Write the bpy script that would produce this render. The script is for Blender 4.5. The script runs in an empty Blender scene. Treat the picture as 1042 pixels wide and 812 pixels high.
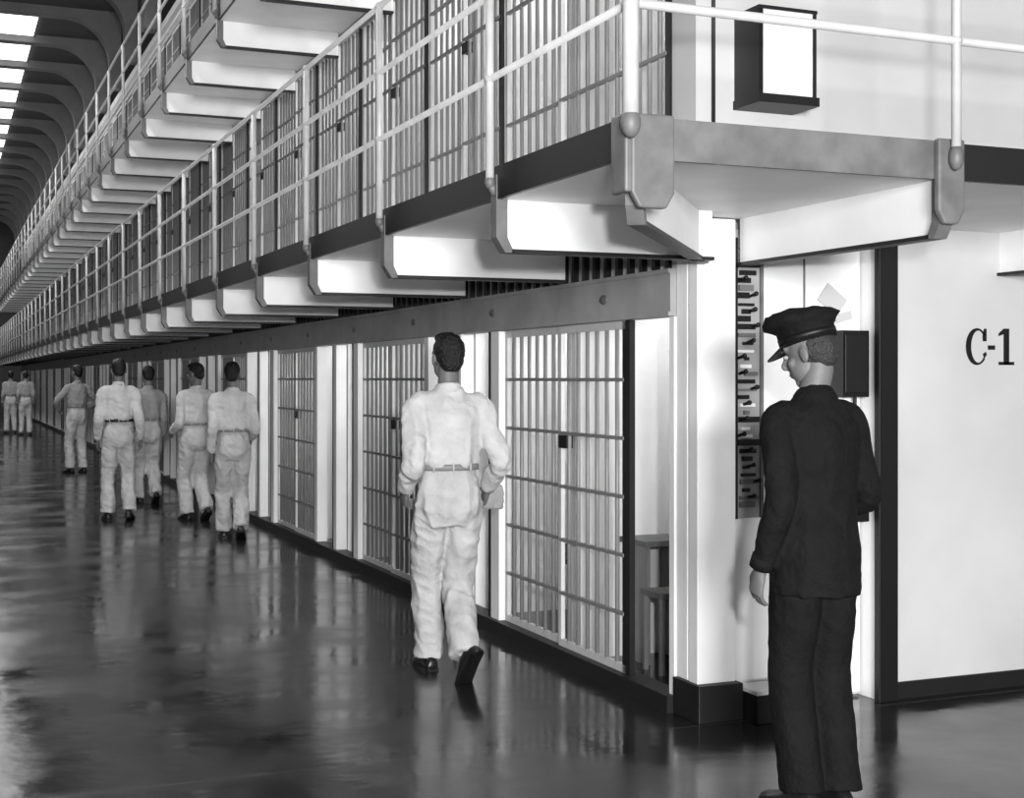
import bpy, math, random
from mathutils import Vector, Matrix, noise
random.seed(4)
scene = bpy.context.scene
V = Vector
# ------------------------------------------------------------------ materials
def mat(name, col, rough=0.6, noise_amt=0.0, nscale=6.0, bump=0.0, bscale=40.0, metal=0.0, spec=0.4, stretch=(1,1,1)):
    m = bpy.data.materials.new(name); m.use_nodes = True
    nt = m.node_tree; b = nt.nodes['Principled BSDF']
    b.inputs['Roughness'].default_value = rough
    b.inputs['Metallic'].default_value = metal
    b.inputs['Specular IOR Level'].default_value = spec
    tc = nt.nodes.new('ShaderNodeTexCoord'); mp = nt.nodes.new('ShaderNodeMapping')
    mp.inputs['Scale'].default_value = stretch
    nt.links.new(tc.outputs['Object'], mp.inputs['Vector'])
    n = nt.nodes.new('ShaderNodeTexNoise'); n.inputs['Scale'].default_value = nscale
    n.inputs['Detail'].default_value = 6
    nt.links.new(mp.outputs['Vector'], n.inputs['Vector'])
    r = nt.nodes.new('ShaderNodeValToRGB')
    lo = max(0, col*(1-noise_amt)); hi = min(1, col*(1+noise_amt*0.6))
    r.color_ramp.elements[0].position = 0.3; r.color_ramp.elements[1].position = 0.7
    r.color_ramp.elements[0].color = (lo,lo,lo,1); r.color_ramp.elements[1].color = (hi,hi,hi,1)
    nt.links.new(n.outputs['Fac'], r.inputs['Fac']); nt.links.new(r.outputs['Color'], b.inputs['Base Color'])
    if bump > 0:
        n2 = nt.nodes.new('ShaderNodeTexNoise'); n2.inputs['Scale'].default_value = bscale
        n2.inputs['Detail'].default_value = 4
        nt.links.new(mp.outputs['Vector'], n2.inputs['Vector'])
        bp = nt.nodes.new('ShaderNodeBump'); bp.inputs['Strength'].default_value = bump
        bp.inputs['Distance'].default_value = 0.02
        nt.links.new(n2.outputs['Fac'], bp.inputs['Height']); nt.links.new(bp.outputs['Normal'], b.inputs['Normal'])
    return m
WHITE = mat('paint_white', 0.80, 0.5, 0.08, 3)
WALL  = mat('paint_wall', 0.52, 0.55, 0.14, 1.2)
CELLW = mat('paint_cell', 0.78, 0.6, 0.12, 2)
BAR   = mat('bar_paint', 0.20, 0.4, 0.1, 8)
RAIL  = mat('rail_paint', 0.46, 0.4, 0.15, 8)
FRAME = mat('gate_frame_paint', 0.55, 0.4, 0.1, 8)
GREY  = mat('grey_paint', 0.13, 0.5, 0.3, 9)
BEAMM = mat('beam_paint', 0.32, 0.5, 0.2, 4)
DARK  = mat('dark_paint', 0.008, 0.5, 0.2, 5)
BLACK = mat('black_paint', 0.004, 0.5)
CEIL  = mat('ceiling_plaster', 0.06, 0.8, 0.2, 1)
BEAMC = mat('ceiling_beam_paint', 0.18, 0.7, 0.2, 2)
PAPER = mat('paper', 0.5, 0.8)
SHIRT = mat('shirt_cloth', 0.50, 0.85, 0.14, 8, 0.5, 28, spec=0.1)
TROUS = mat('trouser_cloth', 0.44, 0.85, 0.16, 8, 0.5, 24, spec=0.1)
SHIRT2= mat('shirt_grey_cloth', 0.28, 0.85, 0.1, 8, 0.5, 30, spec=0.1)
NAVY  = mat('uniform_wool', 0.006, 0.85, 0.25, 12, 0.5, 35, spec=0.15)
SKIN  = mat('skin', 0.13, 0.55, 0.06, 20, 0.1, 150)
HAIR  = mat('hair', 0.006, 0.5, 0.3, 60, 0.6, 120)
HAIRG = mat('grey_hair', 0.03, 0.6, 0.3, 60, 0.6, 120)
SHOE  = mat('shoe_leather', 0.010, 0.35)
BELT  = mat('belt_leather', 0.20, 0.5)
EYE   = mat('eye', 0.3, 0.2)
# floor
def floor_mat():
    m = bpy.data.materials.new('polished_concrete'); m.use_nodes = True
    nt = m.node_tree; L = nt.links.new; b = nt.nodes['Principled BSDF']
    tc = nt.nodes.new('ShaderNodeTexCoord')
    n = nt.nodes.new('ShaderNodeTexNoise'); n.inputs['Scale'].default_value=0.9; n.inputs['Detail'].default_value=8
    L(tc.outputs['Object'], n.inputs['Vector'])
    cr = nt.nodes.new('ShaderNodeValToRGB')
    cr.color_ramp.elements[0].position=.3; cr.color_ramp.elements[1].position=.75
    cr.color_ramp.elements[0].color=(.003,.003,.003,1); cr.color_ramp.elements[1].color=(.022,.022,.022,1)
    L(n.outputs['Fac'], cr.inputs['Fac'])
    sx = nt.nodes.new('ShaderNodeSeparateXYZ'); L(tc.outputs['Object'], sx.inputs['Vector'])
    def joint(out, period, off):
        a=nt.nodes.new('ShaderNodeMath'); a.operation='ADD'; a.inputs[1].default_value=off; L(out,a.inputs[0])
        p=nt.nodes.new('ShaderNodeMath'); p.operation='PINGPONG'; p.inputs[1].default_value=period/2; L(a.outputs[0],p.inputs[0])
        c=nt.nodes.new('ShaderNodeMath'); c.operation='LESS_THAN'; c.inputs[1].default_value=.005; L(p.outputs[0],c.inputs[0])
        return c.outputs[0]
    j1=joint(sx.outputs['Y'],4.6,-5.35)
    mix=nt.nodes.new('ShaderNodeMix'); mix.data_type='RGBA'; L(j1,mix.inputs['Factor'])
    L(cr.outputs['Color'],mix.inputs['A']); mix.inputs['B'].default_value=(.08,.08,.08,1)
    L(mix.outputs['Result'], b.inputs['Base Color'])
    n2 = nt.nodes.new('ShaderNodeTexNoise'); n2.inputs['Scale'].default_value=1.6; n2.inputs['Detail'].default_value=7
    L(tc.outputs['Object'], n2.inputs['Vector'])
    mr = nt.nodes.new('ShaderNodeMapRange'); mr.inputs['From Min'].default_value=.35; mr.inputs['From Max'].default_value=.65
    mr.inputs['To Min'].default_value=.07; mr.inputs['To Max'].default_value=.27
    L(n2.outputs['Fac'], mr.inputs['Value']); L(mr.outputs['Result'], b.inputs['Roughness'])
    n3 = nt.nodes.new('ShaderNodeTexNoise'); n3.inputs['Scale'].default_value=6; n3.inputs['Detail'].default_value=3
    L(tc.outputs['Object'], n3.inputs['Vector'])
    bp = nt.nodes.new('ShaderNodeBump'); bp.inputs['Strength'].default_value=.25; bp.inputs['Distance'].default_value=.008
    L(n3.outputs['Fac'], bp.inputs['Height']); L(bp.outputs['Normal'], b.inputs['Normal'])
    b.inputs['Specular IOR Level'].default_value=.65
    b.inputs['IOR'].default_value=1.52
    return m
FLOOR = floor_mat()
def emis(name, s):
    m = bpy.data.materials.new(name); m.use_nodes=True
    b=m.node_tree.nodes['Principled BSDF']
    b.inputs['Base Color'].default_value=(.8,.8,.8,1)
    b.inputs['Emission Color'].default_value=(1,1,1,1); b.inputs['Emission Strength'].default_value=s
    return m
SKY = emis('skylight_glass', 2.2)
BULB = emis('bulb_glass', 6.0)

# ------------------------------------------------------------------ mesh builder
def basis(d, ref):
    d = d.normalized(); s = ref - d*ref.dot(d)
    if s.length < 1e-4:
        ref = V((0,1,0)) if abs(d.y) < .9 else V((1,0,0)); s = ref - d*ref.dot(d)
    s.normalize(); return d, s, d.cross(s)
class MB:
    def __init__(s): s.v=[]; s.f=[]; s.m=[]; s.sm=[]
    def add(s, vs, fs, m=0, sm=False):
        o=len(s.v); s.v += [V(p) for p in vs]
        for f in fs: s.f.append([i+o for i in f]); s.m.append(m); s.sm.append(sm)
    def box(s,x0,x1,y0,y1,z0,z1,m=0):
        vs=[(x0,y0,z0),(x1,y0,z0),(x1,y1,z0),(x0,y1,z0),(x0,y0,z1),(x1,y0,z1),(x1,y1,z1),(x0,y1,z1)]
        s.add(vs,[(0,3,2,1),(4,5,6,7),(0,1,5,4),(1,2,6,5),(2,3,7,6),(3,0,4,7)],m)
    def rings(s, rings, m=0, sm=True):
        n=len(rings[0]); vs=[p for r in rings for p in r]; fs=[]
        for i in range(len(rings)-1):
            for j in range(n):
                k=(j+1)%n
                fs.append((i*n+j,i*n+k,(i+1)*n+k,(i+1)*n+j))
        fs.append(tuple(range(n))[::-1]); fs.append(tuple(range((len(rings)-1)*n,len(rings)*n)))
        s.add(vs,fs,m,sm)
    def cyl(s,p0,p1,r0,r1=None,n=8,m=0):
        r1=r0 if r1 is None else r1; p0=V(p0);p1=V(p1)
        d,a,b=basis(p1-p0,V((1,0,0)))
        R=[]
        for p,r in((p0,r0),(p1,r1)):
            R.append([p+a*math.cos(2*math.pi*i/n)*r+b*math.sin(2*math.pi*i/n)*r for i in range(n)])
        s.rings(R,m)
    def ell(s,c,r,m=0,seg=16,rot=None):
        c=V(c); R=[]
        k=seg//2
        for i in range(1,k):
            t=math.pi*i/k; ring=[]
            for j in range(seg):
                q=2*math.pi*j/seg
                p=V((r[0]*math.sin(t)*math.cos(q), r[1]*math.sin(t)*math.sin(q), -r[2]*math.cos(t)))
                if rot: p=rot@p
                ring.append(c+p)
            R.append(ring)
        n=seg; vs=[p for q in R for p in q]; fs=[]
        for i in range(len(R)-1):
            for j in range(n):
                fs.append((i*n+j,i*n+(j+1)%n,(i+1)*n+(j+1)%n,(i+1)*n+j))
        b=V((0,0,-r[2])); t=V((0,0,r[2]))
        if rot: b=rot@b; t=rot@t
        vs+= [c+b,c+t]; ib=len(vs)-2; it=ib+1
        for j in range(n):
            fs.append((ib,(j+1)%n,j)); fs.append((it,(len(R)-1)*n+j,(len(R)-1)*n+(j+1)%n))
        s.add(vs,fs,m,True)
    def loft(s,pts,rads,m=0,n=14,ref=(1,0,0),sub=4,round_ends=True):
        pts=[V(p) for p in pts]; rads=[(r,r) if not isinstance(r,tuple) else r for r in rads]
        P=[];Rr=[]
        for i in range(len(pts)-1):
            p0=pts[max(i-1,0)];p1=pts[i];p2=pts[i+1];p3=pts[min(i+2,len(pts)-1)]
            for k in range(sub):
                t=k/sub
                P.append(0.5*((2*p1)+(p2-p0)*t+(2*p0-5*p1+4*p2-p3)*t*t+(3*p1-p0-3*p2+p3)*t**3))
                tt=t*t*(3-2*t)
                Rr.append(tuple(rads[i][q]*(1-tt)+rads[i+1][q]*tt for q in(0,1)))
        P.append(pts[-1]);Rr.append(rads[-1])
        R=[]
        def ring(p,d,ra,rb):
            _,a,b=basis(d,V(ref))
            return [p+a*math.cos(2*math.pi*j/n)*ra+b*math.sin(2*math.pi*j/n)*rb for j in range(n)]
        N=len(P)
        for i in range(N):
            d=P[min(i+1,N-1)]-P[max(i-1,0)]
            if i==0 and round_ends:
                dn=d.normalized(); q=min(Rr[0])
                for a in (.98,.7,.35): R.append(ring(P[0]-dn*q*a*.9,d,Rr[0][0]*math.sqrt(1-a*a)+.0005,Rr[0][1]*math.sqrt(1-a*a)+.0005))
            R.append(ring(P[i],d,*Rr[i]))
            if i==N-1 and round_ends:
                dn=d.normalized(); q=min(Rr[-1])
                for a in (.35,.7,.98): R.append(ring(P[-1]+dn*q*a*.9,d,Rr[-1][0]*math.sqrt(1-a*a)+.0005,Rr[-1][1]*math.sqrt(1-a*a)+.0005))
        s.rings(R,m)
    def prism(s,poly,fn,a,b,m=0):
        n=len(poly); vs=[fn(u,w,a) for u,w in poly]+[fn(u,w,b) for u,w in poly]
        fs=[tuple(range(n))[::-1],tuple(range(n,2*n))]+[(i,(i+1)%n,(i+1)%n+n,i+n) for i in range(n)]
        s.add(vs,fs,m)
    def mesh(s,name,mats):
        me=bpy.data.meshes.new(name); me.from_pydata([tuple(p) for p in s.v],[],s.f)
        for mm in mats: me.materials.append(mm)
        me.polygons.foreach_set('material_index',s.m); me.polygons.foreach_set('use_smooth',s.sm)
        me.update()
        import bmesh
        bm=bmesh.new(); bm.from_mesh(me); bmesh.ops.recalc_face_normals(bm,faces=bm.faces)
        bm.to_mesh(me); bm.free()
        return me
    def obj(s,name,mats,parent=None,loc=None,rot=0,bevel=0):
        o=bpy.data.objects.new(name,s.mesh(name,mats)); scene.collection.objects.link(o)
        if loc: o.location=loc
        o.rotation_euler=(0,0,rot)
        if parent: o.parent=parent
        if bevel:
            bv=o.modifiers.new('bevel','BEVEL'); bv.width=bevel; bv.segments=2; bv.limit_method='ANGLE'
        return o
def inst(name,me,loc,parent=None,rot=0):
    o=bpy.data.objects.new(name,me); scene.collection.objects.link(o); o.location=loc; o.rotation_euler=(0,0,rot)
    if parent: o.parent=parent
    return o
def empty(name,loc=(0,0,0)):
    o=bpy.data.objects.new(name,None); scene.collection.objects.link(o); o.location=loc; return o
def remesh(mb,vox,it=4,disp=None):
    me=mb.mesh('tmp',[]); o=bpy.data.objects.new('tmp',me); scene.collection.objects.link(o)
    r=o.modifiers.new('r','REMESH'); r.mode='VOXEL'; r.voxel_size=vox
    sm=o.modifiers.new('s','SMOOTH'); sm.iterations=it; sm.factor=.5
    dg=bpy.context.evaluated_depsgraph_get(); dg.update()
    m2=bpy.data.meshes.new_from_object(o.evaluated_get(dg))
    vs=[v.co.copy() for v in m2.vertices]
    if disp:
        vs=[p+v.normal*disp(p) for p,v in zip(vs,m2.vertices)]
    fs=[tuple(p.vertices) for p in m2.polygons]
    bpy.data.objects.remove(o); bpy.data.meshes.remove(me); bpy.data.meshes.remove(m2)
    return vs,fs

# ------------------------------------------------------------------ constants
XW=3.16; YE=5.44; XG=2.11; YG=4.05; PITCH=2.2; YEND=64.0; CW=1.53
DECK0=2.40; TH=0.12
# room shell
b=MB(); b.box(-3.4,12,-9,YEND+4,-.15,0); b.obj('floor',[FLOOR])
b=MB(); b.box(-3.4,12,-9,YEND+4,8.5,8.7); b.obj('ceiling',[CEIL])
b=MB(); b.box(-3.6,-3.4,-9,YEND+4,-.15,8.7); b.obj('wall_left',[CEIL])
b=MB(); b.box(-3.4,12,YEND+2,YEND+2.2,0,8.5); b.obj('wall_far',[CEIL])
# end wall of cell block (C-1)
b=MB(); b.box(4.245,9.5,YE,5.66,.08,6.9,0); b.box(XW,4.245,YE,5.66,DECK0-.0,6.9,0)
b.box(3.16,4.245,5.60,5.66,0,DECK0-TH,0)
b.obj('wall_right',[WALL])
b=MB(); b.box(4.245,9.5,YE-.015,5.66,0,.08,0); b.obj('baseboard_right',[DARK])
b=MB(); b.box(4.135,4.245,YE-.05,YE-.01,0,2.275,0); b.box(4.16,4.245,YE-.01,5.60,0,2.275,1); b.obj('trim_1',[BLACK,WHITE],bevel=.003)
# corner column with plinth
b=MB(); b.box(XW-.015,3.345,YE-.04,YE+.04,.17,2.275,0); b.box(XW+.005,3.345,YE+.04,YE+.06,.17,2.275,1)
b.box(XW-.01,3.345,YE+.06,5.60,.17,2.275,0)
b.box(XW-.03,3.36,YE-.08,5.60,0,.17,1)
b.obj('corner_column',[WHITE,DARK],bevel=.004)
# cell interior walls
b=MB(); b.box(5.4,5.5,5.66,YEND,0,6.9); b.obj('wall_cell_back',[CELLW])
b=MB(); b.box(XW+.0,5.5,YE,YEND,6.9,7.05); b.obj('cell_block_roof',[CELLW])
b=MB()
ncell=int((YEND-YE)/CW)
for t in range(3):
    z0=(DECK0+PITCH*(t-1)) if t else 0.0
    z1=DECK0-TH+PITCH*t if t<2 else 6.9
    for i in range(1,ncell+1):
        y=6.92+CW*(i-1)
        b.box(XW+.07,5.4,y-.05,y+.05,z0,z1)
b.obj('wall_cell_partitions',[CELLW])
b=MB()
for t in (1,2):
    z=DECK0+PITCH*(t-1); b.box(XW+.06,5.4,5.66,YEND,z-TH,z)
b.obj('cell_floor_slabs',[CELLW])
b=MB(); b.box(XW-.06,XW+.06,5.6,YEND,0,.08); b.obj('baseboard_cells',[DARK])

# ---- cell gate mesh
def gate_mesh(name,w,h,panels,fine=True):
    g=MB(); n=8 if fine else 5
    pw=w/panels
    for p in range(panels):
        y0=p*pw+.01; y1=(p+1)*pw-.01
        dx=0.0 if p%2==0 else .02
        g.box(dx-.012,dx+.012,y0,y0+.035,0,h,2 if p else 1); g.box(dx-.012,dx+.012,y1-.035,y1,0,h,2)
        g.box(dx-.012,dx+.012,y0,y1,0,.04,2); g.box(dx-.012,dx+.012,y0,y1,h-.04,h,2)
        nb=max(3,int(round(pw/.115)))
        for k in range(1,nb):
            y=y0+(y1-y0)*k/nb
            g.cyl((dx,y,.02),(dx,y,h-.02),.0125,n=n,m=0)
        for k in range(1,6):
            z=h*k/6
            g.box(dx-.017,dx+.005,y0+.02,y1-.02,z-.009,z+.009,0)
        if fine and p==0: g.box(dx-.02,dx+.02,y1-.12,y1-.02,h*.62,h*.62+.07,1)
    return g.mesh(name,[BAR,DARK,FRAME])
GH=1.756; GH2=2.036
GM=gate_mesh('cell_gate_mesh',1.65,GH,2)
GM2=gate_mesh('cell_gate_tall_mesh',1.65,GH2,2); GO=gate_mesh('cell_gate_open_mesh',1.41,GH2,2)
GS=gate_mesh('cell_gate_short_mesh',.44,GH2,1)
y=6.1
jb=MB()
jb.box(XW-.02,XW+.05,5.605,5.65,.08,1.838,0)
jb.box(XW-.02,XW+.01,6.05,6.095,.08,1.838,1)
for t in range(3):
    zb=.08 if t==0 else DECK0+PITCH*(t-1)
    y=6.1
    if t>0: inst('cell_gate',GS,(XW,5.66,zb))
    while y<YEND-4:
        inst('cell_gate',GM if t==0 else GM2,(XW,y,zb))
        if t>0: inst('cell_gate',GO,(XW,y+1.65,zb))
        for (o,w,mm) in ((1.65,.13,0),(1.79,.03,1),(2.31,.09,0),(2.41,.03,1),(2.96,.09,0)):
            if t==0: jb.box(XW-.03,XW+.06,y+o,y+o+w,zb,zb+GH,mm)
        y+=3.06
jb.obj('cell_door_jambs',[WHITE,DARK])
for t in range(3):
    if t==0:
        z=1.84; zt=2.06
        b=MB(); b.box(XW-.04,XW+.055,5.605,YEND-2,z,zt,0)
        b.box(XW-.05,XW-.04,5.605,YEND-2,zt-.02,zt,0); b.box(XW-.05,XW-.04,5.605,YEND-2,z,z+.02,0)
        yy=6.3
        while yy<30:
            b.ell((XW-.04,yy,z+.11),(.008,.05,.025),m=1,seg=12); yy+=1.53
        b.obj('door_mechanism_beam',[BEAMM,GREY])
        top=DECK0-TH
        b=MB(); b.box(XW+.035,XW+.05,5.67,YEND-2,zt+.001,top-.001,0)
        yy=5.68
        while yy<40:
            b.box(XW-.01,XW+.02,yy,yy+.03,zt+.001,top-.001,1); yy+=.13
        b.obj('transom_grille',[WHITE,DARK])
    else:
        z=DECK0+PITCH*(t-1)+GH2+.002; top=DECK0-TH+PITCH*t-.001 if t<2 else 6.9
        b=MB(); b.box(XW-.02,XW+.055,5.665,YEND-2,z,top,0); b.obj('door_head_beam',[BEAMM])

# ---- galleries
for t in range(2):
    z=DECK0+PITCH*t
    g=empty('gallery_walkway')
    b=MB()
    b.box(XG,XW+.06,5.66,YEND-2,z-TH,z,0); b.box(XG,XW,YG,5.66,z-TH,z,0)
    b.box(XW,9.5,YG,YE,z-TH,z,0)
    b.obj('deck',[WHITE],g)
    b=MB(); b.box(XG-.02,XG,YG-.02,YEND-2,z-TH,z+.015,0); b.obj('kick_plate',[DARK],g)  # same fascia as the end; shade of its angled side put into the colour
    b=MB(); b.box(XG-.02,3.42,YG-.02,YG,z-TH-.005,z+.015,0); b.box(3.42,9.5,YG-.02,YG,z-TH-.005,z+.01,1); b.obj('kick_plate_end',[GREY,DARK],g)  # grey stretch: flash light on the end face painted into the colour
    b=MB()
    zb=z-.325
    def bracket(p0,p1,th=.02):
        p0=V(p0);p1=V(p1); d=(p1-p0); L=d.length; d.normalize(); s=V((-d.y,d.x,0))
        poly=[(0.0,z-TH),(0.0,zb+.05),(.05,zb),(L,zb),(L,z-TH)]
        fn=lambda u,w,a: p0+d*u+s*a+V((0,0,w))
        b.prism(poly,fn,-th/2,th/2,0)
        b.prism([(0.04,zb-.012),(0.04,zb+.004),(L,zb+.004),(L,zb-.012)],fn,-.03,.03,1)
        b.prism([(-.03,z-.02),(-.03,zb+.05),(0.01,zb-.012),(.05,zb-.012),(.02,zb+.05),(.02,z-.02)],fn,-.03,.03,2)
    y=5.22
    while y<YEND-3:
        bracket((XG+.005,y,0),(XW-.052,y,0)); y+=CW
    bracket((XG+.03,YG+.03,0),(XW-.02,YE-.09,0))
    x=3.39
    while x<9:
        bracket((x,YG+.005,0),(x,YE if x>4.3 else YE-.02,0)); x+=CW
    b.obj('brackets',[WHITE,DARK,GREY],g)
    b=MB()
    def cap(cx,w):
        h0=z+.02; h1=z-.29
        poly=[(cx-w,h0),(cx-w,h1+.05),(cx-w+.03,h1),(cx+w-.03,h1),(cx+w,h1+.05),(cx+w,h0)]
        b.prism(poly,lambda u,w2,a:V((u,a,w2)),YG-.05,YG-.02,0)
    cap(XG+.055,.08); cap(3.39,.06)
    b.box(XG-.05,XG-.02,YG-.05,YG+.06,z-.24,z+.02,0)
    b.obj('corner_plates',[GREY],g,bevel=.008)
    # railing
    b=MB(); rr=.018; xr=XG-.042; yr=YG-.072
    hs=[z+.37,z+.71,z+1.05]
    y=5.22
    while y<YEND-3:
        n=10 if y<16 else 6
        b.cyl((xr,y,z-.06),(xr,y,hs[2]),rr,n=n)
        b.cyl((xr,y,z-.05),(xr+.022,y,z-.10),rr*.9,n=n,m=1)
        if y<16:
            for h in hs: b.ell((xr,y,h),(.024,.024,.024),seg=8)
            b.ell((xr,y,z-.05),(.024,.024,.03),seg=8,m=1)
        y+=CW
    b.cyl((xr,yr,z-.02),(xr,yr,hs[2]),.027,n=14); b.ell((xr,yr,z-.02),(.034,.034,.05),seg=14,m=1)
    x=3.39
    while x<9.3:
        b.cyl((x,yr,z-.06),(x,yr,hs[2]),rr,n=10); b.ell((x,yr,z-.05),(.028,.028,.05),seg=10,m=1)
        for h in hs: b.ell((x,yr,h),(.024,.024,.024),seg=8)
        x+=CW
    for h in hs:
        b.cyl((xr,yr,h),(xr,YEND-3,h),rr*.8,n=10); b.cyl((xr,yr,h),(9.4,yr,h),rr*.9,n=10); b.ell((xr,yr,h),(.03,)*3,seg=10)
    b.obj('gallery_railing',[RAIL,GREY])

# ---- ceiling beams & skylights
hr=.8; bd_=.16
prof=[(-3.4,8.5),(-3.4,8.5-bd_)]
for i in range(9):
    a=math.pi/2*i/8; prof.append((2.95-hr+hr*math.sin(a), 8.5-bd_-hr*(1-math.cos(a))))
prof+= [(2.95,7.06),(3.16,7.06),(3.16,8.5)]
bm_=MB(); bm_.prism(prof,lambda u,w,a:V((u,a,w)),0,.3,0)
BM=bm_.mesh('ceiling_beam_mesh',[BEAMC])
sk=MB(); sk.box(-1.2,1.75,.35,2.35,8.46,8.5,0)
for x in (-1.2,-.2,.8,1.74): sk.box(x-.02,x+.02,.35,2.35,8.43,8.46,1)
SK=sk.mesh('skylight_mesh',[SKY,BEAMC])
y=3.0
while y<YEND:
    inst('ceiling_beam',BM,(0,y,0))
    if y>26: inst('window_skylight',SK,(0,y,0))
    y+=2.4

# ---- sign C-1
b=MB(); fnc=lambda u,w,a:V((u,a,w)); ya,yb=YE-.004,YE-.0005
cx,cz=4.762,1.708; out=[];inn=[]
N=28
for i in range(N+1):
    a=math.radians(42+ (318-42)*i/N)
    out.append((cx+.068*math.cos(a),cz+.092*math.sin(a))); inn.append((cx+.009+.046*math.cos(a),cz+.080*math.sin(a)))
for i in range(N):
    b.prism([out[i],out[i+1],inn[i+1],inn[i]],fnc,ya,yb)
b.prism([(4.800,1.735),(4.822,1.735),(4.822,1.798),(4.808,1.798),(4.798,1.76)],fnc,ya,yb)
b.prism([(4.800,1.672),(4.808,1.650),(4.824,1.668),(4.818,1.682)],fnc,ya,yb)
b.box(4.832,4.876,ya,yb,1.693,1.715)
b.box(4.932,4.966,ya,yb,1.617,1.80); b.box(4.900,4.998,ya,yb,1.617,1.633)
b.prism([(4.932,1.80),(4.900,1.775),(4.900,1.762),(4.932,1.772)],fnc,ya,yb)
b.obj('cell_block_sign',[BLACK])

# ---- gate control cabinet in recess
c=empty('gate_control_cabinet')
b=MB(); b.box(3.36,3.55,5.50,5.60,.9,2.2,0)
random.seed(11)
for i in range(34):
    z=.95+i*.036
    x0=3.40+random.random()*.05; x1=3.47+random.random()*.06
    b.box(x0,x1,5.484,5.502,z,z+.012+random.random()*.016,random.choice((1,1,2,3)))
    if i%2: 
        xx=3.41+random.random()*.09
        b.cyl((xx,5.49,z+.01),(xx+.01,5.45,z+.02),.007,n=8,m=1); b.ell((xx+.01,5.45,z+.02),(.012,.012,.012),1,8)
b.box(3.385,3.40,5.47,5.50,.9,2.2,1); b.box(3.535,3.55,5.485,5.50,.9,2.2,3)
b.obj('lever_bank',[BEAMM,BLACK,WHITE,GREY],c)
b=MB(); b.box(3.36,3.83,5.575,5.598,.02,2.25,0); b.box(3.838,4.15,5.565,5.598,.02,2.25,0)
b.box(3.830,3.838,5.572,5.598,.02,2.25,1)
b.obj('back_panels',[WHITE,GREY],c)
b=MB(); b.box(3.97,4.13,5.46,5.565,1.46,1.78,0); b.box(4.04,4.13,5.46,5.565,.86,1.02,0); b.cyl((4.09,5.52,1.02),(4.09,5.52,1.46),.010,n=8)
b.box(3.985,4.115,5.452,5.46,1.48,1.76,1)
b.obj('switch_boxes',[BLACK,DARK],c,bevel=.004)
b=MB()
b.prism([(3.90,1.93),(4.01,1.85),(4.07,1.93),(3.96,2.01)],fnc,5.553,5.56)
b.prism([(3.94,1.80),(4.10,1.84),(4.09,1.88),(3.93,1.84)],fnc,5.550,5.555)
b.obj('notice_papers',[PAPER],c)
b=MB(); b.box(3.37,3.58,5.26,5.43,.0,.13,0); b.box(3.365,3.585,5.255,5.435,.13,.15,1); b.obj('step_box',[DARK,WHITE],bevel=.004)
# wall cabinet upstairs
b=MB(); b.box(3.37,3.66,5.24,YE,2.82,3.2,0); b.box(3.355,3.675,5.22,YE,2.78,2.82,1)
b.box(3.362,3.370,5.235,YE,2.82,3.2,1); b.box(3.65,3.665,5.23,5.245,2.82,3.2,1); b.box(3.37,3.382,5.23,5.245,2.82,3.2,1); b.box(3.36,3.67,5.23,YE,3.2,3.215,1)
b.obj('wall_cabinet',[WHITE,DARK])
b=MB(); b.cyl((3.245,YE-.012,2.41),(3.245,YE-.012,4.47),.009,n=8); b.obj('conduit_pipe',[DARK])
def furn(y):
    b=MB()
    b.box(3.50,3.80,y-.36,y-.05,.64,.67,0); b.box(3.52,3.54,y-.34,y-.05,.0,.64,1); b.box(3.76,3.78,y-.34,y-.05,.0,.64,1)
    b.obj('folding_table',[GREY,BAR])
    b=MB(); b.box(3.45,3.78,y-.62,y-.40,.40,.43,0)
    for xx in(3.47,3.75):
        for yy in(y-.61,y-.43): b.box(xx-.012,xx+.012,yy,yy+.024,0,.40,1)
    b.obj('folding_seat',[GREY,BAR])
furn(6.92)
for i in range(1,6):
    y=6.92+CW*(i-1)+.08
    b=MB(); b.box(3.5,5.35,y,y+.65,.42,.45,1); b.box(3.5,5.35,y,y+.65,.45,.55,0)
    for xx in(3.55,5.3):
        for yy in (y+.04,y+.6): b.cyl((xx,yy,0),(xx,yy,.43),.015,n=6,m=1)
    b.ell((5.1,y+.32,.58),(.18,.25,.06),0)
    b.obj('cell_cot',[GREY,DARK],bevel=.02)

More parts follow.
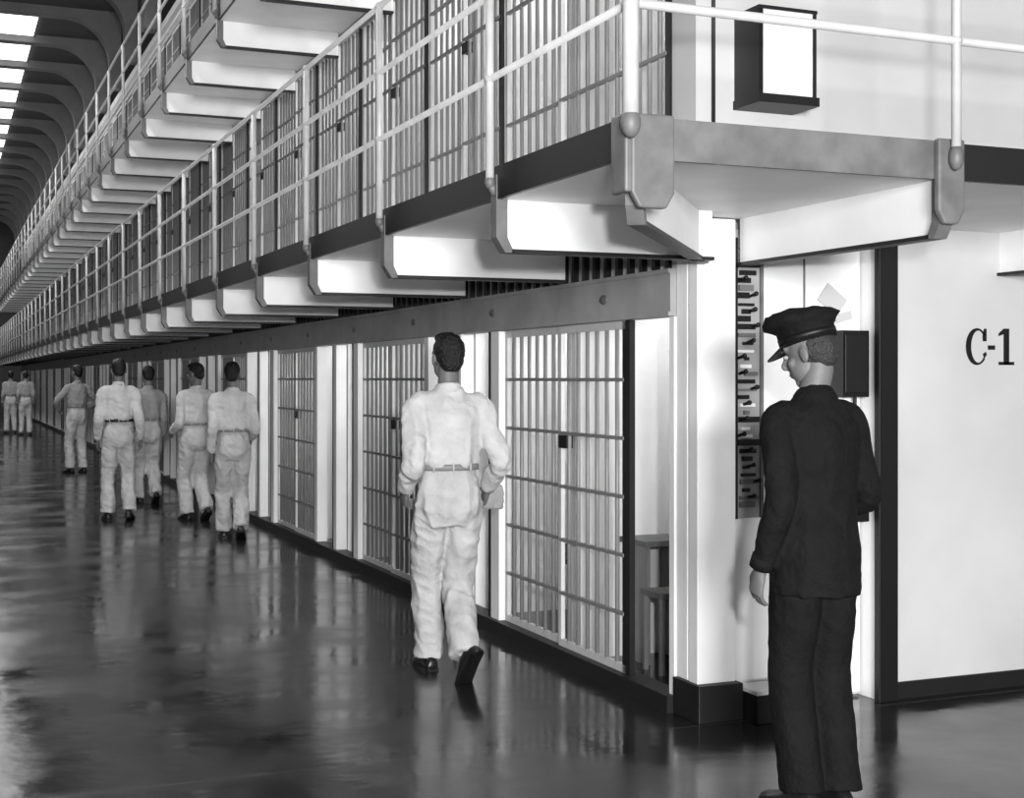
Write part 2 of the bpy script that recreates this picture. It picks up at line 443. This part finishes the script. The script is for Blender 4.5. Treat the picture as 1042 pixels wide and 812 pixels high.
# ------------------------------------------------------------------ people
def ik(a,c,l1,l2,hint):
    d=c-a; L=d.length
    if L>l1+l2-.002: L=l1+l2-.002
    dn=d.normalized(); x=(l1*l1-l2*l2+L*L)/(2*L); h=math.sqrt(max(0,l1*l1-x*x))
    hv=V(hint)-dn*V(hint).dot(dn); hv.normalize()
    return a+dn*x+hv*h
def person(name,x,y,heading,H,fL,fR,wL,wR,outfit='prisoner',vox=.012,drop=0.0,head_yaw=0,head_pitch=0,lean=0.0,
           shirt=None,eL=(-.12,-1,0),eR=(.12,-1,0),curl=.35,hands_detail=True,belt_m=None,hair=None):
    D=V((0,0,-drop))
    out=MB()
    mats=[shirt or SHIRT,TROUS,SKIN,hair or HAIR,SHOE,belt_m or BELT,EYE,BLACK]
    guard=outfit=='guard'
    if guard: mats[0]=NAVY; mats[1]=NAVY
    hx=.082 if not guard else .075
    ln=lambda p:V((p[0],p[1]+lean*(p[2]-.9),p[2]))
    low=MB()
    tw=[(0,.005,1.12),(0,0,1.05),(0,-.012,.96),(0,-.016,.89),(0,-.006,.80)]
    low.loft([ln(p)+D for p in tw],[(.140,.104),(.150,.113),(.164,.126),(.166,.122),(.130,.088)],n=28,sub=5,round_ends=False)
    for sgn in(-1,1): low.ell(V((sgn*.070,-.042,.915))+D,(.085,.080,.10))
    for sgn,f in((-1,fL),(1,fR)):
        bx,by,yaw,ph=f; yaw=math.radians(yaw); ph=math.radians(ph)
        fd=V((-math.sin(yaw)*math.cos(ph),math.cos(yaw)*math.cos(ph),-math.sin(ph)))
        side=V((math.cos(yaw),math.sin(yaw),0)); up=side.cross(fd)
        org=V((bx,by,0))-fd*.12
        an=org+up*.085
        hip=V((sgn*hx,0,.90))+D
        tot=max(.822,(an-hip).length*1.006)
        kn=ik(hip,an,tot*.51,tot*.49,V((sgn*.08,1,0)))
        rk=(.092,.098) if not guard else (.086,.10)
        w=.084 if not guard else .080
        shin=(an-kn).normalized()
        low.loft([hip+V((0,0,.02)),hip.lerp(kn,.45),kn,kn.lerp(an,.5),an-shin*.035,an+shin*.01],[(.094,.107),rk,(w*.96,w*1.02),(w*.93,w*1.02),(w*.90,w*1.08),(w*.92,w*1.14)],n=22,sub=5,round_ends=False)
        sh=MB(); R=[]
        for s_,wd,hh in((-.085,.022,.035),(-.075,.032,.065),(-.03,.037,.095),(.03,.037,.085),(.08,.044,.06),(.125,.047,.045),(.165,.038,.036),(.185,.018,.025)):
            ring=[]
            for j in range(16):
                a=2*math.pi*j/16
                ring.append(org+fd*s_+side*math.cos(a)*wd*(1 if math.sin(a)<.2 else .85)+up*(hh/2+math.sin(a)*hh/2*1.0+.004))
            R.append(ring)
        sh.rings(R); 
        out.add(sh.v,sh.f,4,True)
        R=[]
        for s_,wd in((-.085,.024),(-.07,.036),(0,.036),(.06,.042),(.12,.049),(.17,.040),(.19,.018)):
            R.append([org+fd*s_+side*wd,org+fd*s_-side*wd,org+fd*s_-side*wd+up*.016,org+fd*s_+side*wd+up*.016])
        sh=MB(); sh.rings(R,sm=False); out.add(sh.v,sh.f,7,False)
    sx=x*7.3+y
    def cloth(amp,s1):
        def f(p):
            q=V((p.x*s1,p.y*s1,p.z*s1*.28))+V((sx,0,0))
            a=1-abs(noise.noise(q))*2.4
            q2=V((p.x*s1*1.3+p.z*s1*1.1,p.y*s1*1.3,p.z*s1*1.3))+V((0,sx,3))
            c_=1-abs(noise.noise(q2))*2.6
            return amp*(a*.5-.25)+amp*.5*(c_*.5-.2)
        return f
    vs,fs=remesh(low,vox,7,cloth(.024 if not guard else .010,9))
    vs=[V((p.x,p.y,max(p.z,.014))) for p in vs]
    out.add(vs,fs,1,True)
    up_=MB()
    if guard:
        tor=[(0,0,.78),(0,-.008,.92),(0,0,1.08),(0,.0,1.24),(0,-.01,1.36),(0,-.014,1.42),(0,-.014,1.47),(0,-.005,1.51)]
        rd=[(.172,.142),(.170,.142),(.158,.130),(.166,.138),(.166,.130),(.140,.105),(.082,.078),(.060,.064)]
    else:
        tor=[(0,0,1.09),(0,-.002,1.125),(0,0,1.22),(0,-.008,1.34),(0,-.012,1.41),(0,-.012,1.46),(0,-.005,1.50)]
        rd=[(.146,.110),(.168,.132),(.172,.132),(.170,.122),(.145,.098),(.080,.072),(.056,.058)]
    up_.loft([ln(p)+D for p in tor],rd,n=30,sub=5,round_ends=False)
    wr=[]
    sw=.162 if not guard else .152
    for sgn,wp,eh in((-1,wL,eL),(1,wR,eR)):
        sh=ln((sgn*sw,-.01,1.385))+D; wv=V(wp)+D
        if (wv-sh).length>.542: wv=sh+(wv-sh).normalized()*.542
        el=ik(sh,wv,.285,.26,V(eh))
        s0=ln((sgn*.07,-.012,1.415))+D
        r=(.058,.054,.048) if not guard else (.058,.053,.048)
        fa=(wv-el).normalized()
        up_.loft([s0,sh,sh.lerp(el,.5),el,el.lerp(wv,.5),wv-fa*.03,wv-fa*.01],[(.055,.055),(.060,.068),(r[0],r[0]+.004),(r[1],r[1]),(r[1]-.002,r[1]-.002),(r[2]-.004,r[2]-.004),(.034,.034)],n=20,sub=5,round_ends=False,ref=(0,1,0))
        wr.append((sgn,el,wv))
    vs,fs=remesh(up_,vox,8,cloth(.023 if not guard else .011,10))
    out.add(vs,fs,0,True)
    for sgn,el,wv in wr:
        fa=(wv-el).normalized()
        out.loft([wv-fa*.05,wv-fa*.005],[.037 if not guard else .044]*2,m=0,n=16,sub=2,round_ends=False,ref=(0,1,0))
    if not guard:
        R=[]
        for zz,e in((1.075,0),(1.075,.015),(1.108,.015),(1.108,0)):
            R.append([ln((math.cos(a)*(.147+e),math.sin(a)*(.110+e),zz))+D for a in [2*math.pi*j/32 for j in range(32)]])
        n=32; vs=[p for r_ in R for p in r_]; fs=[]
        for i in range(4):
            for j in range(n): fs.append((i*n+j,i*n+(j+1)%n,((i+1)%4)*n+(j+1)%n,((i+1)%4)*n+j))
        out.add(vs,fs,5,True)
        for a in (-2.2,-1.57,-.95,1.2,1.9):
            p=ln((math.cos(a)*.162,math.sin(a)*.125,1.092))+D; out.ell(p,(.006,.006,.025),1,8)
    R=[]
    cz=1.475
    for zz,ra,rb in((cz-.02,.074,.072),(cz+.024,.064,.066),(cz+.030,.060,.062),(cz-.0,.058,.058)):
        R.append([ln((math.cos(a)*ra,-.010+math.sin(a)*rb,zz-.012*math.sin(a)))+D for a in [2*math.pi*j/24 for j in range(24)]])
    out.rings(R,0,True)
    # hands
    for sgn,el,wv in wr:
        d=(wv-el).normalized()
        if d.z<-.4: d=(d+V((0,0,-.25))).normalized()
        s=V((0,1,.35)) if d.y<.8 else V((0,.2,1)); s=s-d*s.dot(d); s.normalize()
        nn=d.cross(s)
        if nn.x*sgn>0: nn=-nn
        h=MB()
        h.loft([wv-d*.03,wv+d*.015,wv+d*.05,wv+d*.09],[(.026,.020),(.028,.019),(.037,.016),(.040,.013)],n=14,sub=4,ref=tuple(s))
        for off,ln_ ,r_ in((.030,.074,.0088),(.0105,.082,.0092),(-.0095,.076,.0088),(-.029,.060,.0078)):
            p=wv+d*.082+s*off; pts=[p]; ang=curl*.5
            spread=s*off*1.2
            for seg in(.42,.32,.26):
                ang+=curl*.8
                dirv=(d*math.cos(ang)+nn*math.sin(ang)+spread).normalized()
                p=p+dirv*ln_*seg; pts.append(p)
            h.loft(pts,[r_*1.08,r_*1.02,r_*.95,r_*.8],n=10,sub=3,ref=tuple(s))
        p=wv+d*.025+s*.022; t1=(d*.7+s*.62+nn*.25).normalized(); t2=(d*.92+s*.2+nn*.3).normalized()
        h.loft([p,p+t1*.038,p+t1*.038+t2*.030,p+t1*.038+t2*.052],[.014,.0125,.0108,.009],n=10,sub=3,ref=tuple(nn))
        vs,fs=remesh(h,.0038 if hands_detail else .006,2)
        out.add(vs,fs,2,True)
    # head
    hc=ln((0,.012,1.635))+D
    Rm=Matrix.Rotation(math.radians(head_yaw),3,'Z')@Matrix.Rotation(math.radians(head_pitch),3,'X')
    hd=MB()
    hd.ell((0,-.012,.030),(.074,.092,.090),seg=24)
    hd.ell((0,.022,-.045),(.058,.064,.066),seg=20)
    hd.ell((0,.055,-.092),(.026,.022,.020)); hd.ell((0,.066,.035),(.055,.02,.02))
    hd.ell((-.034,.058,-.022),(.022,.02,.02)); hd.ell((.034,.058,-.022),(.022,.02,.02))
    hd.loft([(0,.078,.022),(0,.094,-.004),(0,.104,-.022),(0,.090,-.032)],[.008,.010,.013,.009],n=10,sub=3)
    hd.ell((0,.082,-.053),(.024,.010,.006)); hd.ell((0,.080,-.065),(.021,.010,.007))
    for sg in(-1,1): hd.ell((sg*.077,-.006,-.006),(.009,.020,.032),rot=Matrix.Rotation(sg*.35,3,'Z'))
    vs,fs=remesh(hd,.0055 if vox<.01 else .008,3)
    out.add([hc+Rm@p for p in vs],fs,2,True)
    nk=MB(); nk.loft([ln((0,-.012,1.45))+D,ln((0,-.012,1.50))+D,hc+Rm@V((0,-.02,-.06)),hc+Rm@V((0,-.02,-.01))],[.058,.054,.053,.053],n=18,sub=4)
    vs,fs=remesh(nk,.008,2); out.add(vs,fs,2,True)
    for sg in(-1,1):
        e=MB(); e.ell((sg*.031,.077,.006),(.013,.009,.008),seg=12); out.add([hc+Rm@p for p in e.v],e.f,6,True)
        e=MB(); e.ell((sg*.031,.085,.006),(.005,.003,.005),seg=8); out.add([hc+Rm@p for p in e.v],e.f,7,True)
        e=MB(); e.ell((sg*.031,.084,.028),(.019,.005,.004),seg=8); out.add([hc+Rm@p for p in e.v],e.f,3,True)
    e=MB(); e.ell((0,.090,-.059),(.020,.004,.0015),seg=8); out.add([hc+Rm@p for p in e.v],e.f,7,True)
    ha=MB()
    if guard:
        ha.ell((0,-.030,.012),(.0775,.080,.075),seg=20); ha.ell((0,-.060,-.03),(.056,.042,.04))
    else:
        ha.ell((0,-.026,.042),(.080,.090,.092),seg=24); ha.ell((0,-.056,-.012),(.064,.050,.062)); ha.ell((0,.02,.105),(.055,.06,.03))
    dh=lambda p: .004*noise.noise(p*45)+.003*noise.noise(p*90)
    vs,fs=remesh(ha,.006 if vox<.01 else .009,2,dh); out.add([hc+Rm@p for p in vs],fs,3,True)
    if guard:
        cp=MB()
        def er(ra,rb,zc,tilt=0,yo=0,n=32):
            return [V((math.cos(2*math.pi*j/n)*ra,yo+math.sin(2*math.pi*j/n)*rb,zc+tilt*math.sin(2*math.pi*j/n))) for j in range(n)]
        cp.rings([er(.083,.100,.040,0,-.01),er(.088,.106,.040,0,-.01),er(.089,.107,.088,.004,-.008),er(.100,.118,.102,.006,-.006),er(.118,.136,.118,.006,-.004),er(.118,.136,.130,.014,-.004),er(.10,.118,.150,.018,-.0),er(.06,.07,.166,.012,.004),er(.02,.025,.170,.004,.006)])
        for p in cp.v:
            if p.z>.09: p += V((0,0,.016*noise.noise(p*18)))+V((p.x,p.y,0))*.18*noise.noise(p*14)
        N=18; ra=[];rb=[]
        for j in range(N+1):
            a=math.radians(22+136*j/N)
            ra.append(V((math.cos(a)*.086,-.01+math.sin(a)*.104,.050)));
            ex=math.sin((a-math.radians(22))/math.radians(136)*math.pi)
            rb.append(V((math.cos(a)*(.088+.01*ex),-.01+math.sin(a)*(.108+.060*ex),.050-.034*ex)))
        vs=ra+rb+[p-V((0,0,.004)) for p in ra]+[p-V((0,0,.004)) for p in rb]; fs=[]
        M=N+1
        for j in range(N):
            fs+= [(j,j+1,M+j+1,M+j),(2*M+j,2*M+j+1,3*M+j+1,3*M+j),(M+j,M+j+1,3*M+j+1,3*M+j)]
        out.add([hc+Rm@p for p in cp.v],cp.f,0,True)
        out.add([hc+Rm@p for p in vs],fs,7,True)
        bd=MB(); bd.rings([er(.0895,.1075,.050,0,-.01),er(.0900,.108,.050,0,-.01),er(.0905,.1085,.072,.002,-.009),er(.088,.106,.072,.002,-.009)]); out.add([hc+Rm@p for p in bd.v],bd.f,7,True)
    s=H/1.76
    out.v=[p*s for p in out.v]
    return out.obj(name,mats,loc=(x,y,0),rot=math.radians(heading))

person('prisoner',2.42,6.70,-6,1.80,(-.05,.38,4,0),(.055,-.14,28,58),(-.19,.10,.97),(.25,.14,.965),
       vox=.008,drop=.02,curl=.5,head_yaw=10,eR=(.3,-1,0))
person('prison_guard',2.905,4.155,2,1.765,(-.09,.11,12,0),(.09,.07,-10,0),(-.205,.04,.87),(.16,.24,1.05),
       outfit='guard',vox=.008,head_yaw=34,head_pitch=-16,lean=.03,eL=(-.15,-1,0),eR=(.35,-.9,0),hair=HAIRG)
person('prisoner',2.60,13.3,-6,1.72,(-.07,.30,0,0),(.08,-.02,-6,25),(-.20,.02,.87),(.20,.20,1.0),drop=.015,hands_detail=False,lean=.03,head_yaw=-8)
person('prisoner',2.57,15.2,14,1.73,(-.06,.22,0,0),(.08,-.06,-6,30),(-.18,.22,1.0),(.20,.0,.86),hands_detail=False,head_yaw=30,head_pitch=-10,drop=.015)
person('prisoner',1.80,15.6,-5,1.76,(-.13,.14,8,0),(.13,.06,-12,10),(-.22,.04,.88),(.23,-.04,.88),hands_detail=False,belt_m=BLACK,head_pitch=-5,head_yaw=6)
person('prisoner',2.36,17.4,6,1.72,(-.07,.28,0,0),(.08,-.04,-6,32),(-.20,.08,.86),(.21,.1,.88),drop=.02,hands_detail=False,shirt=SHIRT2,vox=.015,head_pitch=-8)
person('prisoner',2.06,23.6,20,1.76,(-.12,.14,8,0),(.12,.10,-8,0),(-.22,.20,1.04),(.22,.20,1.04),hands_detail=False,shirt=SHIRT2,vox=.018,eL=(-.9,-.6,0),eR=(.9,-.6,0),head_yaw=20)
person('prisoner',2.12,39.5,0,1.75,(-.12,.14,8,0),(.12,.10,-8,0),(-.21,.02,.87),(.21,.04,.87),hands_detail=False,vox=.02,shirt=SHIRT2)
person('prisoner',1.80,41.0,0,1.75,(-.12,.14,8,0),(.12,.10,-8,0),(-.21,.02,.87),(.21,.04,.87),hands_detail=False,vox=.02,shirt=SHIRT2)

def towel():
    t=MB(); R=[]
    for i in range(10):
        z=.02-.012*i if i<2 else -.013*i
        w=(.03,.055,.064,.066,.062,.064,.066,.060,.063,.055)[i]; th=.026+.008*math.sin(i*.9+1)
        R.append([V((math.cos(a)*th*(1+.25*math.sin(3*a+i*.3)),math.sin(a)*w,z)) for a in [2*math.pi*j/20 for j in range(20)]])
    t.rings(R); return t
towel().obj('folded_cloth',[SHIRT2],loc=(2.42+.325,6.70+.19,.965),rot=.9)

# ------------------------------------------------------------------ lights
def light(kind,name,loc,e,size=.3,rot=None,**k):
    l=bpy.data.lights.new(name,kind); l.energy=e
    o=bpy.data.objects.new(name,l); scene.collection.objects.link(o); o.location=loc
    if kind=='AREA': l.shape='RECTANGLE'; l.size=size; l.size_y=k.get('sy',size)
    else: l.shadow_soft_size=size
    if rot: o.rotation_euler=rot
    return o
light('POINT','press_flash_lamp',(0.24,-.25,1.85),820,.08)
light('AREA','rear_fill_light',(-1.2,-7.0,2.4),2000,2.2,rot=(math.radians(88),0,math.radians(-10)),sy=1.6)  # added soft fill behind the camera, carries the flash light further down
for yy in (12,20,28,36,46,56):
    light('AREA','corridor_fill_light',(-.4,yy,7.6),330,1.2,sy=3)  # added unseen area lights, ambient fill for the far corridor
bb=MB(); bb.ell((0,0,-.05),(.035,.035,.045),0,12); bb.cyl((0,0,-.02),(0,0,0),.025,n=12,m=1)
BU=bb.mesh('bulb_mesh',[BULB,DARK])
for t,zc in ((0,DECK0-TH),(1,DECK0+PITCH-TH)):
    for i in range(7):
        yc=6.15+CW*i if i else 6.2
        o=inst('cell_light_bulb',BU,(4.1,yc,zc))
        l=light('POINT','cell_bulb_glow',(4.1,yc,zc-.14),22,.05)
w=bpy.data.worlds.new('World'); scene.world=w; w.use_nodes=True
w.node_tree.nodes['Background'].inputs[0].default_value=(.9,.9,.9,1)
w.node_tree.nodes['Background'].inputs[1].default_value=.4
# ------------------------------------------------------------------ camera
cam=bpy.data.cameras.new('camera'); co=bpy.data.objects.new('camera',cam); scene.collection.objects.link(co)
co.location=(0,0,1.55); co.rotation_euler=(math.radians(90),0,math.radians(-22.54))
cam.sensor_width=36; cam.lens=36*1400/1042; cam.shift_y=-21/1042; cam.clip_start=.05; cam.clip_end=200
scene.camera=co
scene.view_settings.view_transform='Standard'
